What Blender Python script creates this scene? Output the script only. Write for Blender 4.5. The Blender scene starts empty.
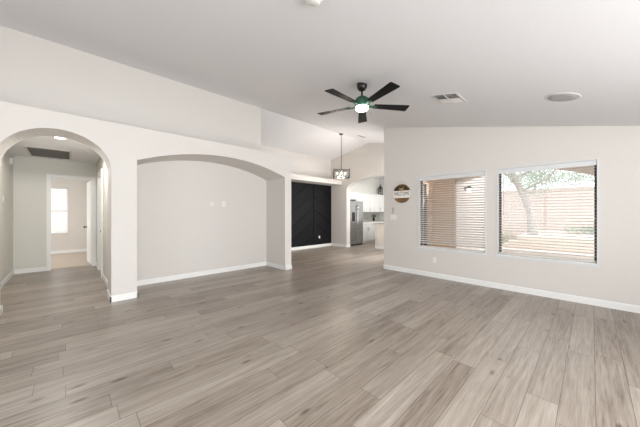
import bpy, bmesh, math, random
from mathutils import Vector, Matrix
from mathutils.geometry import tessellate_polygon
random.seed(7)
H = 1.27                      # eye height in metres; room was measured in eye heights
PI = math.pi
sc = bpy.context.scene
col = sc.collection

# ------------------------------------------------------------------ camera, sky, lights, exposure
cam_d = bpy.data.cameras.new('camera'); cam = bpy.data.objects.new('camera', cam_d); col.objects.link(cam)
cam_d.sensor_width = 36; cam_d.lens = 36 * 261 / 640
cam_d.clip_start = 0.05; cam_d.clip_end = 300
cam.location = (0, 0, H); cam.rotation_euler = (PI / 2, 0, math.radians(46.1 - 90))
sc.camera = cam

world = bpy.data.worlds.new('sky'); sc.world = world; world.use_nodes = True
bg = world.node_tree.nodes['Background']
bg.inputs[0].default_value = (0.88, 0.94, 1.0, 1); bg.inputs[1].default_value = 2.6

def sun(energy, direction, angle):
    d = bpy.data.lights.new('sun', 'SUN'); o = bpy.data.objects.new('sun', d); col.objects.link(o)
    d.energy = energy; d.angle = math.radians(angle); d.color = (1, .95, .88)
    o.rotation_euler = Vector(direction).to_track_quat('-Z', 'Y').to_euler(); o.location = (0, 0, 12)
sun(.7, (0.4, 0.5, -0.9), 40)

def area(name, loc, direction, sx, sy, energy, color=(1, 1, 1)):
    d = bpy.data.lights.new(name, 'AREA'); o = bpy.data.objects.new(name, d); col.objects.link(o)
    d.shape = 'RECTANGLE'; d.size = sx; d.size_y = sy; d.energy = energy; d.color = color
    o.location = loc; o.rotation_euler = Vector(direction).to_track_quat('-Z', 'Y').to_euler()
    return o
# daylight at dining slider and bedroom window; added fill at invented openings elsewhere
area('back_fill_light', (.9, -3.1, 1.15), (-.36, 1, 0.56), 4.4, 2.1, 425, (.96, .98, 1))  # added fill through an invented slider behind the camera
area('entry_fill_light', (-2.5, 1.2, 1.3), (1, 0, 0.6), 3.2, 1.9, 18, (.95, .975, 1))  # weak fill added through an invented window in the entry wall
area('dining_slider_daylight', (6.3, 3.36, 1.15), (0, 1, 0.35), 1.7, 1.9, 66, (.97, .98, 1))
area('kitchen_fill_light', (9.4, 2.75, 1.6), (0, 1, 0), 2.2, 1.4, 45, (.96, .98, 1))  # fill added to brighten the kitchen, its window is invented
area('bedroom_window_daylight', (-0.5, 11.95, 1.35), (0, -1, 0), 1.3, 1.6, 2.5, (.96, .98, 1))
area('bedroom_fill_light', (-2.5, 9.8, 1.35), (1, 0, 0), 1.5, 1.4, 44, (.98, .98, .95))  # fill added from the unseen side of the bedroom

sc.view_settings.view_transform = 'Standard'; sc.view_settings.look = 'None'
sc.view_settings.gamma = 1; sc.view_settings.use_curve_mapping = False
sc.view_settings.exposure = 0.15

# ------------------------------------------------------------------ materials
def srgb(r, g, b):
    def f(c):
        c /= 255
        return c / 12.92 if c <= 0.04045 else ((c + 0.055) / 1.055) ** 2.4
    return (f(r), f(g), f(b), 1)

class NT:
    def __init__(s, name):
        s.m = bpy.data.materials.new(name); s.m.use_nodes = True
        s.n = s.m.node_tree.nodes; s.l = s.m.node_tree.links
        s.b = s.n['Principled BSDF']
    def node(s, t, **kw):
        n = s.n.new(t)
        for k, v in kw.items(): setattr(n, k, v)
        return n
    def link(s, a, b): s.l.new(a, b)
    def math(s, op, a, b=None, c=None):
        n = s.n.new('ShaderNodeMath'); n.operation = op
        for i, v in enumerate((a, b, c)):
            if v is None: continue
            if isinstance(v, (int, float)): n.inputs[i].default_value = v
            else: s.l.new(v, n.inputs[i])
        return n.outputs[0]

def plain(name, color, rough=.5, metal=0, noise=0.04, scale=40, bump=0.0, emit=None, estr=0, spec=.5):
    t = NT(name); b = t.b
    b.inputs['Roughness'].default_value = rough; b.inputs['Metallic'].default_value = metal; b.inputs['Specular IOR Level'].default_value = spec
    tc = t.node('ShaderNodeTexCoord'); nz = t.node('ShaderNodeTexNoise')
    nz.inputs['Scale'].default_value = scale; nz.inputs['Detail'].default_value = 3
    t.link(tc.outputs['Object'], nz.inputs['Vector'])
    rp = t.node('ShaderNodeValToRGB')
    rp.color_ramp.elements[0].position = .3; rp.color_ramp.elements[1].position = .7
    rp.color_ramp.elements[0].color = tuple(max(0, c * (1 - noise)) for c in color[:3]) + (1,)
    rp.color_ramp.elements[1].color = tuple(min(1, c * (1 + noise)) for c in color[:3]) + (1,)
    t.link(nz.outputs['Fac'], rp.inputs['Fac']); t.link(rp.outputs['Color'], b.inputs['Base Color'])
    if bump:
        bp = t.node('ShaderNodeBump'); bp.inputs['Strength'].default_value = bump; bp.inputs['Distance'].default_value = .004
        t.link(nz.outputs['Fac'], bp.inputs['Height']); t.link(bp.outputs['Normal'], b.inputs['Normal'])
    if emit:
        b.inputs['Emission Color'].default_value = emit; b.inputs['Emission Strength'].default_value = estr
    return t.m

def glass(name, tint=(1, 1, 1, 1), refl=.05, rough=.0):
    t = NT(name); t.n.remove(t.b)
    tr = t.node('ShaderNodeBsdfTransparent'); tr.inputs[0].default_value = tint
    gl = t.node('ShaderNodeBsdfGlossy'); gl.inputs['Roughness'].default_value = rough
    mx = t.node('ShaderNodeMixShader'); mx.inputs[0].default_value = refl
    t.link(tr.outputs[0], mx.inputs[1]); t.link(gl.outputs[0], mx.inputs[2])
    t.link(mx.outputs[0], t.n['Material Output'].inputs['Surface'])
    return t.m

def floor_mat():
    t = NT('vinyl_planks'); b = t.b
    tc = t.node('ShaderNodeTexCoord'); sp = t.node('ShaderNodeSeparateXYZ'); t.link(tc.outputs['Object'], sp.inputs[0])
    W, L = .1695, 1.22
    x, y = sp.outputs[0], sp.outputs[1]
    yr = t.math('DIVIDE', t.math('ADD', y, .0203), W); row = t.math('FLOOR', yr)
    wn = t.node('ShaderNodeTexWhiteNoise', noise_dimensions='1D'); t.link(row, wn.inputs['W'])
    xr = t.math('ADD', t.math('DIVIDE', x, L), t.math('MULTIPLY', wn.outputs['Value'], 7.3)); cl = t.math('FLOOR', xr)
    cv = t.node('ShaderNodeCombineXYZ'); t.link(cl, cv.inputs[0]); t.link(row, cv.inputs[1])
    w2 = t.node('ShaderNodeTexWhiteNoise', noise_dimensions='3D'); t.link(cv.outputs[0], w2.inputs['Vector'])
    rnd = w2.outputs['Value']
    # grain coordinates: stretched along the plank, shifted per plank
    gv = t.node('ShaderNodeCombineXYZ')
    t.link(t.math('ADD', t.math('MULTIPLY', x, 1.3), t.math('MULTIPLY', rnd, 37)), gv.inputs[0])
    t.link(t.math('ADD', t.math('MULTIPLY', y, 24), t.math('MULTIPLY', rnd, 91)), gv.inputs[1])
    n1 = t.node('ShaderNodeTexNoise'); n1.inputs['Scale'].default_value = 1.1; n1.inputs['Detail'].default_value = 6
    n1.inputs['Roughness'].default_value = .62; n1.inputs['Distortion'].default_value = .7
    t.link(gv.outputs[0], n1.inputs['Vector'])
    gv2 = t.node('ShaderNodeCombineXYZ')
    t.link(t.math('ADD', t.math('MULTIPLY', x, 5), t.math('MULTIPLY', rnd, 17)), gv2.inputs[0])
    t.link(t.math('MULTIPLY', y, 120), gv2.inputs[1])
    n2 = t.node('ShaderNodeTexNoise'); n2.inputs['Scale'].default_value = 1; n2.inputs['Detail'].default_value = 3
    t.link(gv2.outputs[0], n2.inputs['Vector'])
    # knots
    kv = t.node('ShaderNodeCombineXYZ')
    t.link(t.math('ADD', t.math('MULTIPLY', x, 2.3), t.math('MULTIPLY', rnd, 5)), kv.inputs[0]); t.link(t.math('MULTIPLY', y, 6.2), kv.inputs[1])
    vo = t.node('ShaderNodeTexVoronoi'); vo.inputs['Scale'].default_value = 1.0; t.link(kv.outputs[0], vo.inputs['Vector'])
    knot = t.math('SUBTRACT', 1, t.math('MINIMUM', t.math('DIVIDE', vo.outputs['Distance'], .15), 1))
    g = t.math('ADD', t.math('MULTIPLY', n1.outputs['Fac'], .62), t.math('MULTIPLY', n2.outputs['Fac'], .38))
    g = t.math('ADD', g, t.math('MULTIPLY', t.math('SUBTRACT', rnd, .5), .19))
    g = t.math('SUBTRACT', g, t.math('MULTIPLY', knot, .34))
    rp = t.node('ShaderNodeValToRGB'); e = rp.color_ramp.elements
    e[0].position = .24; e[0].color = srgb(92, 79, 68)
    e[1].position = .78; e[1].color = srgb(188, 178, 167)
    m = e.new(.42); m.color = srgb(142, 130, 118)
    m = e.new(.6); m.color = srgb(166, 155, 144)
    t.link(g, rp.inputs['Fac'])
    fy = t.math('FRACT', yr); fx = t.math('FRACT', xr)
    dy = t.math('MULTIPLY', t.math('MINIMUM', fy, t.math('SUBTRACT', 1, fy)), W)
    dx = t.math('MULTIPLY', t.math('MINIMUM', fx, t.math('SUBTRACT', 1, fx)), L)
    d = t.math('MINIMUM', dx, dy)
    seam = t.math('LESS_THAN', d, .0016)
    mix = t.node('ShaderNodeMix', data_type='RGBA'); t.link(t.math('MULTIPLY', seam, .75), mix.inputs['Factor'])
    t.link(rp.outputs['Color'], mix.inputs['A']); mix.inputs['B'].default_value = srgb(62, 52, 44)
    t.link(mix.outputs['Result'], b.inputs['Base Color'])
    t.link(t.math('ADD', t.math('MULTIPLY', n1.outputs['Fac'], .15), .27), b.inputs['Roughness'])
    bp = t.node('ShaderNodeBump'); bp.inputs['Strength'].default_value = .18; bp.inputs['Distance'].default_value = .002
    t.link(t.math('SUBTRACT', n2.outputs['Fac'], t.math('MULTIPLY', seam, 1.5)), bp.inputs['Height'])
    t.link(bp.outputs['Normal'], b.inputs['Normal'])
    return t.m

def slat_mat():
    t = NT('white_blind_slat'); t.n.remove(t.b)
    d = t.node('ShaderNodeBsdfDiffuse'); d.inputs[0].default_value = srgb(240, 237, 233)
    tr = t.node('ShaderNodeBsdfTranslucent'); tr.inputs[0].default_value = srgb(240, 234, 228)
    mx = t.node('ShaderNodeMixShader'); mx.inputs[0].default_value = .35
    t.link(d.outputs[0], mx.inputs[1]); t.link(tr.outputs[0], mx.inputs[2])
    t.link(mx.outputs[0], t.n['Material Output'].inputs['Surface'])
    return t.m

def brick_mat(name, c1, c2, mortar, bw, bh, rough=.9):
    t = NT(name); t.b.inputs['Roughness'].default_value = rough
    tc = t.node('ShaderNodeTexCoord'); sp = t.node('ShaderNodeSeparateXYZ'); t.link(tc.outputs['Object'], sp.inputs[0])
    cv = t.node('ShaderNodeCombineXYZ'); t.link(t.math('ADD', sp.outputs[0], sp.outputs[1]), cv.inputs[0]); t.link(sp.outputs[2], cv.inputs[1])
    br = t.node('ShaderNodeTexBrick'); t.link(cv.outputs[0], br.inputs['Vector'])
    br.inputs['Color1'].default_value = c1; br.inputs['Color2'].default_value = c2; br.inputs['Mortar'].default_value = mortar
    br.inputs['Scale'].default_value = 1; br.inputs['Brick Width'].default_value = bw; br.inputs['Row Height'].default_value = bh
    br.inputs['Mortar Size'].default_value = .008
    t.link(br.outputs['Color'], t.b.inputs['Base Color'])
    return t.m

M = dict(
    wall=plain('greige_wall_paint', srgb(213, 207, 201), .75, noise=.015, scale=60, bump=.12),
    wall_k=plain('kitchen_wall_paint', srgb(222, 220, 214), .75, noise=.015, scale=60, bump=.1),
    ceil=plain('ceiling_paint', srgb(229, 227, 228), .85, noise=.012, scale=70, bump=.15),
    hallw=plain('hall_wall_paint', srgb(216, 213, 204), .75, noise=.015, scale=60, bump=.1),
    trim=plain('white_trim_paint', srgb(235, 233, 230), .4, noise=.01),
    door=plain('white_door_paint', srgb(236, 234, 230), .38, noise=.01),
    floor=floor_mat(),
    carpet=plain('beige_carpet', srgb(196, 182, 168), .98, noise=.12, scale=180, bump=.8),
    black=plain('matte_black', srgb(14, 14, 14), .32, noise=.1),
    blade=plain('black_fan_blade', srgb(6, 7, 7), .4, noise=.15, scale=8, spec=.2),
    greenm=plain('green_tinted_metal', srgb(52, 92, 72), .35, .3, noise=.06),
    lamp_on=plain('lit_diffuser', srgb(240, 250, 244), .5, emit=(.86, 1, .93, 1), estr=7),
    bulb_on=plain('lit_bulb', srgb(255, 250, 240), .5, emit=(1, .93, .82, 1), estr=4),
    porch_on=plain('lit_porch_glass', srgb(255, 250, 240), .5, emit=(1, .96, .9, 1), estr=2.5),
    down_on=plain('lit_downlight_lens', srgb(255, 250, 240), .5, emit=(1, .97, .92, 1), estr=6),
    accent=plain('charcoal_accent_paint', srgb(20, 19, 21), .6, noise=.08, scale=14, spec=.18),
    steel=plain('brushed_stainless', srgb(176, 178, 180), .24, .9, noise=.05, scale=6),
    steel_d=plain('dark_grey_steel', srgb(92, 94, 96), .35, .7),
    chrome=plain('brushed_nickel', srgb(180, 178, 172), .25, .9),
    bronze=plain('dark_bronze_metal', srgb(58, 50, 44), .45, .5),
    cab=plain('white_cabinet_paint', srgb(232, 232, 230), .4, noise=.01),
    islandp=plain('cream_island_paint', srgb(222, 214, 202), .5, noise=.02),
    counter=plain('grey_quartz', srgb(186, 182, 176), .25, noise=.2, scale=120),
    splash=brick_mat('grey_backsplash_tile', srgb(176, 176, 168), srgb(168, 168, 160), srgb(196, 196, 190), .2, .1, .3),
    slat=slat_mat(),
    vinyl=plain('white_window_vinyl', srgb(214, 214, 214), .4, noise=.01),
    glass=glass('window_glass', (.97, .98, .98, 1), .05),
    seeded=glass('seeded_glass', (.96, .97, .96, 1), .08, .2),
    plate2=plain('wall_toned_plastic', srgb(216, 209, 202), .6, noise=.01),
    plate=plain('white_plastic', srgb(232, 229, 224), .35, noise=.01),
    grille=plain('speaker_cloth', srgb(176, 174, 174), .9, noise=.1, scale=400),
    shadow=plain('recess_shade', srgb(40, 37, 34), .9),  # near-black stand-in for the shade inside vents and slots
    louver=plain('painted_louver', srgb(214, 208, 204), .5),
    greylouver=plain('grey_filter_grille', srgb(150, 146, 138), .7),
    wood=plain('stained_pine', srgb(122, 90, 54), .6, noise=.35, scale=14),
    wooddark=plain('dark_greenery', srgb(64, 52, 28), .7, noise=.4, scale=30),
    cream=plain('cream_painted_board', srgb(240, 234, 224), .6, noise=.05),
    signtext=plain('slate_blue_lettering', srgb(88, 94, 112), .6),
    rope=plain('jute_rope', srgb(190, 165, 125), .9),
    stucco=plain('lit_stucco', srgb(240, 226, 216), .92, noise=.05, scale=50, bump=.4),  # lighter copy of the outside stucco, sunlight put into the colour
    stucco_shade=plain('shaded_stucco', srgb(226, 190, 158), .92, noise=.05, scale=50, bump=.4),  # darker copy of the outside stucco, patio shade put into the colour
    block=brick_mat('pink_block', srgb(214, 196, 186), srgb(210, 192, 182), srgb(200, 182, 172), .4, .2),
    retain=brick_mat('cream_block', srgb(232, 218, 206), srgb(228, 214, 202), srgb(212, 198, 186), .4, .15),
    patio=plain('pale_concrete', srgb(222, 214, 204), .85, noise=.05, scale=9),
    gravel=plain('desert_gravel', srgb(208, 192, 178), .95, noise=.1, scale=90, bump=.7),
    bark=plain('grey_bark', srgb(178, 168, 160), .95, noise=.15, scale=7, bump=.5),
    leaf=plain('pale_green_leaves', srgb(176, 184, 166), .7, noise=.25, scale=3),
    leaf2=plain('sage_leaves', srgb(158, 170, 140), .7, noise=.2, scale=5),
    plantleaf=plain('dark_houseplant_leaves', srgb(44, 56, 34), .6, noise=.3, scale=20),
    candle=plain('ivory_wax', srgb(230, 220, 196), .5),
    darkglass=plain('dark_dispenser', srgb(26, 27, 30), .2),
)

# ------------------------------------------------------------------ mesh helpers
ORG = {}
class MB:
    def __init__(s): s.v = []; s.f = []; s.sm = []
    def add(s, vs, fs, smooth=False):
        o = len(s.v); s.v += [tuple(v) for v in vs]
        for f in fs: s.f.append([i + o for i in f]); s.sm.append(smooth)
        return s
    def box(s, x0, x1, y0, y1, z0, z1, bevel=0, M4=None):
        bm = bmesh.new(); bmesh.ops.create_cube(bm, size=1)
        for v in bm.verts:
            v.co = Vector((x0 if v.co.x < 0 else x1, y0 if v.co.y < 0 else y1, z0 if v.co.z < 0 else z1))
        if bevel: bmesh.ops.bevel(bm, geom=bm.edges[:], offset=bevel, segments=2, affect='EDGES')
        bmesh.ops.recalc_face_normals(bm, faces=bm.faces)
        bm.verts.index_update()
        vs = [(M4 @ v.co) if M4 else v.co.copy() for v in bm.verts]
        s.add(vs, [[v.index for v in f.verts] for f in bm.faces]); bm.free(); return s
    def lathe(s, prof, c, seg=32, axis='z', smooth=True):
        # prof: (radius, height) list; closed with caps
        vs = []; fs = []
        for r, h in prof:
            for k in range(seg):
                a = 2 * PI * k / seg; p = (r * math.cos(a), r * math.sin(a), h)
                if axis == 'x': p = (h, p[0], p[1])
                if axis == 'y': p = (p[1], h, p[0])
                vs.append((p[0] + c[0], p[1] + c[1], p[2] + c[2]))
        n = len(prof)
        for i in range(n - 1):
            for k in range(seg):
                k2 = (k + 1) % seg
                fs.append([i * seg + k, i * seg + k2, (i + 1) * seg + k2, (i + 1) * seg + k])
        s.add(vs, fs, smooth)
        s.add(vs[:seg], [list(range(seg))[::-1]]); s.add(vs[-seg:], [list(range(seg))])
        return s
    def tube(s, pts, rad, seg=10):
        pts = [Vector(p) for p in pts]; vs = []; fs = []
        if not hasattr(rad, '__len__'): rad = [rad] * len(pts)
        prev = None
        for i, p in enumerate(pts):
            d = (pts[min(i + 1, len(pts) - 1)] - pts[max(i - 1, 0)]).normalized()
            if prev is None:
                up = Vector((0, 0, 1)) if abs(d.z) < .9 else Vector((1, 0, 0))
                a = d.cross(up).normalized()
            else: a = (prev - d * prev.dot(d)).normalized()
            prev = a; b = d.cross(a)
            for k in range(seg):
                t = 2 * PI * k / seg; vs.append(p + (a * math.cos(t) + b * math.sin(t)) * rad[i])
        for i in range(len(pts) - 1):
            for k in range(seg):
                k2 = (k + 1) % seg; fs.append([i * seg + k, i * seg + k2, (i + 1) * seg + k2, (i + 1) * seg + k])
        s.add(vs, fs, True); s.add(vs[:seg], [list(range(seg))[::-1]]); s.add(vs[-seg:], [list(range(seg))]); return s
    def prism(s, outline, a, b, plane='xz', holes=()):
        # outline in the plane's two axes, extruded along the third from a to b
        loops = [list(outline)] + [list(h) for h in holes]
        def P(p, t): return {'xz': (p[0], t, p[1]), 'yz': (t, p[0], p[1]), 'xy': (p[0], p[1], t)}[plane]
        flat = [p for lp in loops for p in lp]
        tris = tessellate_polygon([[Vector((p[0], p[1], 0)) for p in lp] for lp in loops])
        n = len(flat)
        vs = [P(p, a) for p in flat] + [P(p, b) for p in flat]
        fs = [list(t) for t in tris] + [[i + n for i in t][::-1] for t in tris]
        o = 0
        for lp in loops:
            m = len(lp)
            for i in range(m):
                j = (i + 1) % m; fs.append([o + i, o + j, n + o + j, n + o + i])
            o += m
        s.add(vs, fs); return s
    def build(s, name, mat, parent=None, org=(0, 0, 0)):
        if parent is not None: org = ORG[parent.name]
        me = bpy.data.meshes.new(name)
        me.from_pydata([(v[0] - org[0], v[1] - org[1], v[2] - org[2]) for v in s.v], [], s.f)
        for p, sm in zip(me.polygons, s.sm): p.use_smooth = sm
        bm = bmesh.new(); bm.from_mesh(me); bmesh.ops.recalc_face_normals(bm, faces=bm.faces); bm.to_mesh(me); bm.free()
        me.materials.append(mat); o = bpy.data.objects.new(name, me); col.objects.link(o)
        if parent is not None: o.parent = parent
        else: o.location = org
        ORG[o.name] = tuple(org); return o
def tag(o, label, cat, group=None, kind=None):
    o['label'] = label; o['category'] = cat
    if group: o['group'] = group
    if kind: o['kind'] = kind
    return o
def thing(name, loc, label, cat, group=None):
    o = bpy.data.objects.new(name, None); col.objects.link(o); o.location = loc; o.empty_display_size = .1
    ORG[o.name] = tuple(loc); return tag(o, label, cat, group)
def struct(name, mb, mat, label=None, cat=None, parent=None):
    o = mb.build(name, mat, parent)
    if parent is None:
        o['kind'] = 'structure'
        if label: o['label'] = label
        if cat: o['category'] = cat
    elif label: o['label'] = label
    return o
def h(*a): return [x * H for x in a] if len(a) > 1 else a[0] * H
def ell(c, a, sp, top, n=28):
    "points of a half ellipse over an opening from right to left"
    return [(c + a * math.cos(t * PI / n), sp + (top - sp) * math.sin(t * PI / n)) for t in range(n + 1)]

# key planes, metres
U_WIN = 4.125 * H; U_WIN2 = U_WIN + .16; V_END = 2.61 * H
V_ARCH = 3.75 * H; V_ARCHB = 4.13 * H; V_NICHE = 4.35 * H; Z_LEDGE = 2.03 * H
V_RIDGE = 4.2 * H; Z_RIDGE = 2.93 * H; SL = .2313
U_KIT = 5.9 * H; U_KIT2 = 6.06 * H; V_HDR = 5.19 * H; V_ACC = 5.63 * H; Z_FAR = 2.66 * H
U_UP = 2.54 * H; U_AEND = 2.89 * H
V_FLAT = -.4 * H; Z_FLAT = Z_RIDGE - SL * (V_RIDGE - V_FLAT)
U_BACK = -2.2; V_SOUTH = -2.5
U_HL = -.66 * H; U_HR = .385 * H; V_HB = 6.6 * H; V_HB2 = 6.69 * H; Z_HALL = 1.96 * H
V_BED = 9.15 * H
def zc(v): return Z_RIDGE - SL * (V_RIDGE - v) if v > V_FLAT else Z_FLAT

# ------------------------------------------------------------------ floors and ceilings
struct('floor', MB().box(U_BACK - .2, 11.3, V_SOUTH - .2, V_HB2 - .02, -.12, 0), M['floor'],
       'grey-beige oak-look plank floor running through the room', 'floor')
struct('floor_bedroom', MB().box(-3.0, 1.2, V_HB2 - .02, V_BED + .2, -.12, .008), M['carpet'], 'beige carpet in the bedroom beyond the hall', 'carpet')
T = .12
c = MB()
c.prism([(V_RIDGE, Z_RIDGE), (V_END, zc(V_END)), (V_FLAT, Z_FLAT), (V_SOUTH - .2, Z_FLAT), (V_SOUTH - .2, Z_FLAT + T), (V_FLAT, Z_FLAT + T), (V_RIDGE, Z_RIDGE + T)], U_BACK - .2, U_WIN + .02, 'yz')
struct('ceiling', c, M['ceil'], 'white vaulted ceiling over the empty living room', 'ceiling')
c = MB()
c.prism([(V_RIDGE, Z_RIDGE), (V_END - .15, zc(V_END - .15)), (V_END - .15, zc(V_END - .15) + T), (V_RIDGE, Z_RIDGE + T)], U_WIN + .02, U_KIT + .05, 'yz')
c.prism([(V_RIDGE, Z_RIDGE), (V_RIDGE, Z_RIDGE + T), (V_ACC + .2, Z_FAR + T - .03), (V_ACC + .2, Z_FAR - .03)], U_UP - .05, U_KIT + .05, 'yz')
struct('ceiling_dining', c, M['ceil'], 'white vaulted ceiling over the dining area', 'ceiling')
struct('ceiling_kitchen', MB().box(U_KIT2 - .1, 11.3, 2.0 * H, V_ACC + .2, 3.0, 3.12), M['ceil'])
struct('ceiling_hall', MB().box(U_HL - .15, U_HR + .15, V_ARCHB - .05, V_HB + .02, Z_HALL, Z_HALL + .1), M['ceil'])
struct('ceiling_bedroom', MB().box(-3.0, 1.2, V_HB2 - .15, V_BED + .2, Z_HALL + .01, Z_HALL + .11), M['ceil'])

# ------------------------------------------------------------------ walls
# arched wall on the left: hall arch, pillar, arched niche
AL, AR = -.495 * H, .345 * H
hall = ell((AL + AR) / 2, (AR - AL) / 2, 1.479 * H, 1.858 * H)
U_SPL = .45 * H
w = MB()
w.prism([(U_BACK - .1, 0), (U_BACK - .1, Z_LEDGE), (U_SPL, Z_LEDGE), (U_SPL, 0), (AR, 0)] + hall + [(AL, 0)], V_ARCH, V_ARCHB, 'xz')
NL, NR = .585 * H, 2.75 * H
nc, na = (NL + NR) / 2, (NR - NL) / 2; sp, rise = 1.636 * H, .205 * H
R = (na * na + rise * rise) / (2 * rise); th = math.asin(na / R)
niche = [(nc + R * math.sin(th * (1 - 2 * k / 30)), sp + rise - R + R * math.cos(th * (1 - 2 * k / 30))) for k in range(31)]
w.prism([(U_SPL, 0), (U_SPL, Z_LEDGE), (U_AEND, Z_LEDGE), (U_AEND, 0), (NR, 0)] + niche + [(NL, 0)], V_ARCH, V_NICHE, 'xz')
w.box(U_SPL, U_AEND, V_NICHE, V_NICHE + .1, 0, Z_LEDGE)
struct('wall_left', w, M['wall'], 'greige wall with the hall arch and wide arched niche', 'wall')
struct('wall_left_upper', MB().box(U_BACK - .1, U_UP, V_RIDGE, V_RIDGE + .12, Z_LEDGE, Z_RIDGE + .03), M['wall'],
       'upper wall set back above the arched wall ledge', 'wall')
struct('wall_dining_side', MB().box(U_UP - .12, U_UP, V_RIDGE + .12, V_NICHE + .1, Z_LEDGE, Z_RIDGE).box(U_UP - .12, U_UP, V_NICHE + .1, V_ACC, 0, Z_RIDGE), M['wall'])
# window wall on the right
W1 = (1.014 * H, 1.954 * H); W2 = (-.043 * H, .862 * H); ZS, ZT = .446 * H, 1.585 * H
rect = lambda a, b, c_, d: [(a, c_), (b, c_), (b, d), (a, d)]
w = MB()
w.prism([(V_SOUTH - .1, 0), (V_END, 0), (V_END, zc(V_END) + .02), (V_FLAT, Z_FLAT + .02), (V_SOUTH - .1, Z_FLAT + .02)], U_WIN, U_WIN2, 'yz',
        holes=[rect(W1[0], W1[1], ZS, ZT), rect(W2[0], W2[1], ZS, ZT)])
struct('wall_right', w, M['wall'], 'greige wall with two blinds-covered windows', 'wall')
# walls behind the camera
D1 = (-1.4, 3.2)   # wide opening invented for the added fill lamp behind the camera
w = MB().prism([(U_BACK - .1, 0), (U_WIN2, 0), (U_WIN2, Z_FLAT + .02), (U_BACK - .1, Z_FLAT + .02)], V_SOUTH - .15, V_SOUTH, 'xz', holes=[rect(D1[0], D1[1], .03, 2.2)])
struct('wall_back', w, M['wall'])
w = MB().prism([(V_SOUTH - .1, 0), (V_ARCH, 0), (V_ARCH, Z_LEDGE), (V_RIDGE, Z_LEDGE), (V_RIDGE, Z_RIDGE), (V_FLAT, Z_FLAT + .02), (V_SOUTH - .1, Z_FLAT + .02)], U_BACK - .15, U_BACK, 'yz', holes=[rect(-.4, 2.8, .3, 2.2)])  # opening invented to let in the added entry fill
struct('wall_entry', w, M['wall'])
# dining nook exterior wall with slider opening
w = MB().prism([(U_WIN2, 0), (U_KIT, 0), (U_KIT, zc(V_END) + .02), (U_WIN2, zc(V_END) + .02)], V_END - .14, V_END, 'xz', holes=[rect(5.45, 7.2, .02, 2.1)])
struct('wall_nook', w, M['wall'])
# accent wall, header shelf
struct('wall_far_left', MB().box(U_UP - .1, U_KIT2, V_ACC, V_ACC + .14, 0, Z_FAR + .05), M['wall'], 'upper dining wall above the plant ledge', 'wall')
struct('trim_ledge', MB().box(U_UP, U_KIT, V_HDR, V_ACC, 1.862 * H, 1.99 * H), M['wall'], 'projecting plant ledge above the dark accent panel', 'ledge')
# kitchen gable wall with arch
KL, KR = 2.72 * H, 5.0 * H
ka = ell((KL + KR) / 2, (KR - KL) / 2, 1.70 * H, 2.015 * H)
w = MB().prism([(V_ACC + .14, 0), (V_ACC + .14, Z_FAR - .02), (V_RIDGE, Z_RIDGE + .03), (V_END - .14, zc(V_END - .14) + .03), (V_END - .14, 0), (KL, 0)] + ka[::-1] + [(KR, 0)], U_KIT, U_KIT2, 'yz')
struct('wall_far', w, M['wall'], 'gable wall with the wide arch into the kitchen', 'wall')
# kitchen shell
KV = 2.0 * H
w = MB().prism([(U_KIT, 0), (8.9 * H, 0), (8.9 * H, 3.0), (U_KIT, 3.0)], KV, KV + .14, 'xz', holes=[rect(8.3, 10.5, .9, 2.3)])  # window hole invented for the added kitchen fill
struct('wall_kitchen_right', w, M['wall_k'])
struct('wall_kitchen_back', MB().box(8.75 * H, 8.9 * H, KV, V_ACC + .14, 0, 3.0), M['wall_k'])
struct('wall_kitchen_left', MB().box(U_KIT2, 8.9 * H, 5.76 * H, 5.76 * H + .12, 0, 3.0), M['wall_k'], 'white kitchen wall behind the cabinets', 'wall')
struct('wall_kitchen_end', MB().box(U_KIT, U_KIT + .1, KV, V_END - .14, 0, 3.0), M['wall_k'])
# outer faces of the kitchen wing, sunlit and shaded tones set by colour
struct('wall_outside_shaded', MB().box(U_KIT - .04, U_KIT, KV, V_END - .14, -.1, 3.1), M['stucco_shade'], 'stucco patio wall in a shaded tan tone seen through the left window', 'wall')
struct('wall_outside_wing', MB().box(U_KIT - .04, 8.9 * H, KV - .04, KV, -.1, 3.1), M['stucco'], 'outside stucco wall in a sunlit tone that carries the lit lantern', 'wall')
struct('wall_outside_nook', MB().prism([(U_WIN2, 0), (U_KIT - .04, 0), (U_KIT - .04, 3.1), (U_WIN2, 3.1)], V_END - .18, V_END - .14, 'xz', holes=[rect(5.45, 7.2, .02, 2.1)]), M['stucco_shade'])

# hall and bedroom
struct('wall_hall_left', MB().box(U_HL - .12, U_HL, V_ARCHB, V_HB2, 0, Z_HALL + .05), M['hallw'], 'left wall of the short hall', 'wall')
DV = (5.38 * H, 6.05 * H); DZ = 1.648 * H
w = MB().prism([(V_ARCHB, 0), (V_HB2, 0), (V_HB2, Z_HALL + .05), (V_ARCHB, Z_HALL + .05)], U_HR, U_HR + .1, 'yz', holes=[rect(DV[0], DV[1], .002, DZ)])
struct('wall_hall_right', w, M['hallw'], 'right wall of the short hall with a cased door', 'wall')
BD = (-.238 * H, .33 * H)
w = MB().prism([(-3, 0), (BD[0], 0), (BD[0], DZ), (BD[1], DZ), (BD[1], 0), (1.2, 0), (1.2, Z_HALL + .05), (-3, Z_HALL + .05)], V_HB, V_HB2, 'xz')
struct('wall_hall_back', w, M['hallw'], 'hall end wall around the open bedroom doorway', 'wall')
BW = (-.80 * H, -.0 * H); BZ = (.495 * H, 1.641 * H)
w = MB().prism(rect(-3, 1.2, 0, Z_HALL + .05), V_BED, V_BED + .15, 'xz', holes=[rect(BW[0], BW[1], BZ[0], BZ[1])])
struct('wall_bedroom_back', w, M['wall'], 'bedroom wall with a bright window', 'wall')
w = MB().prism(rect(V_HB2, V_BED, 0, Z_HALL + .05), -2.75, -2.6, 'yz', holes=[rect(9.1, 10.5, .6, 2.1)])  # unseen side opening added for the bedroom fill lamp
struct('wall_bedroom_left', w, M['wall'])
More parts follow.
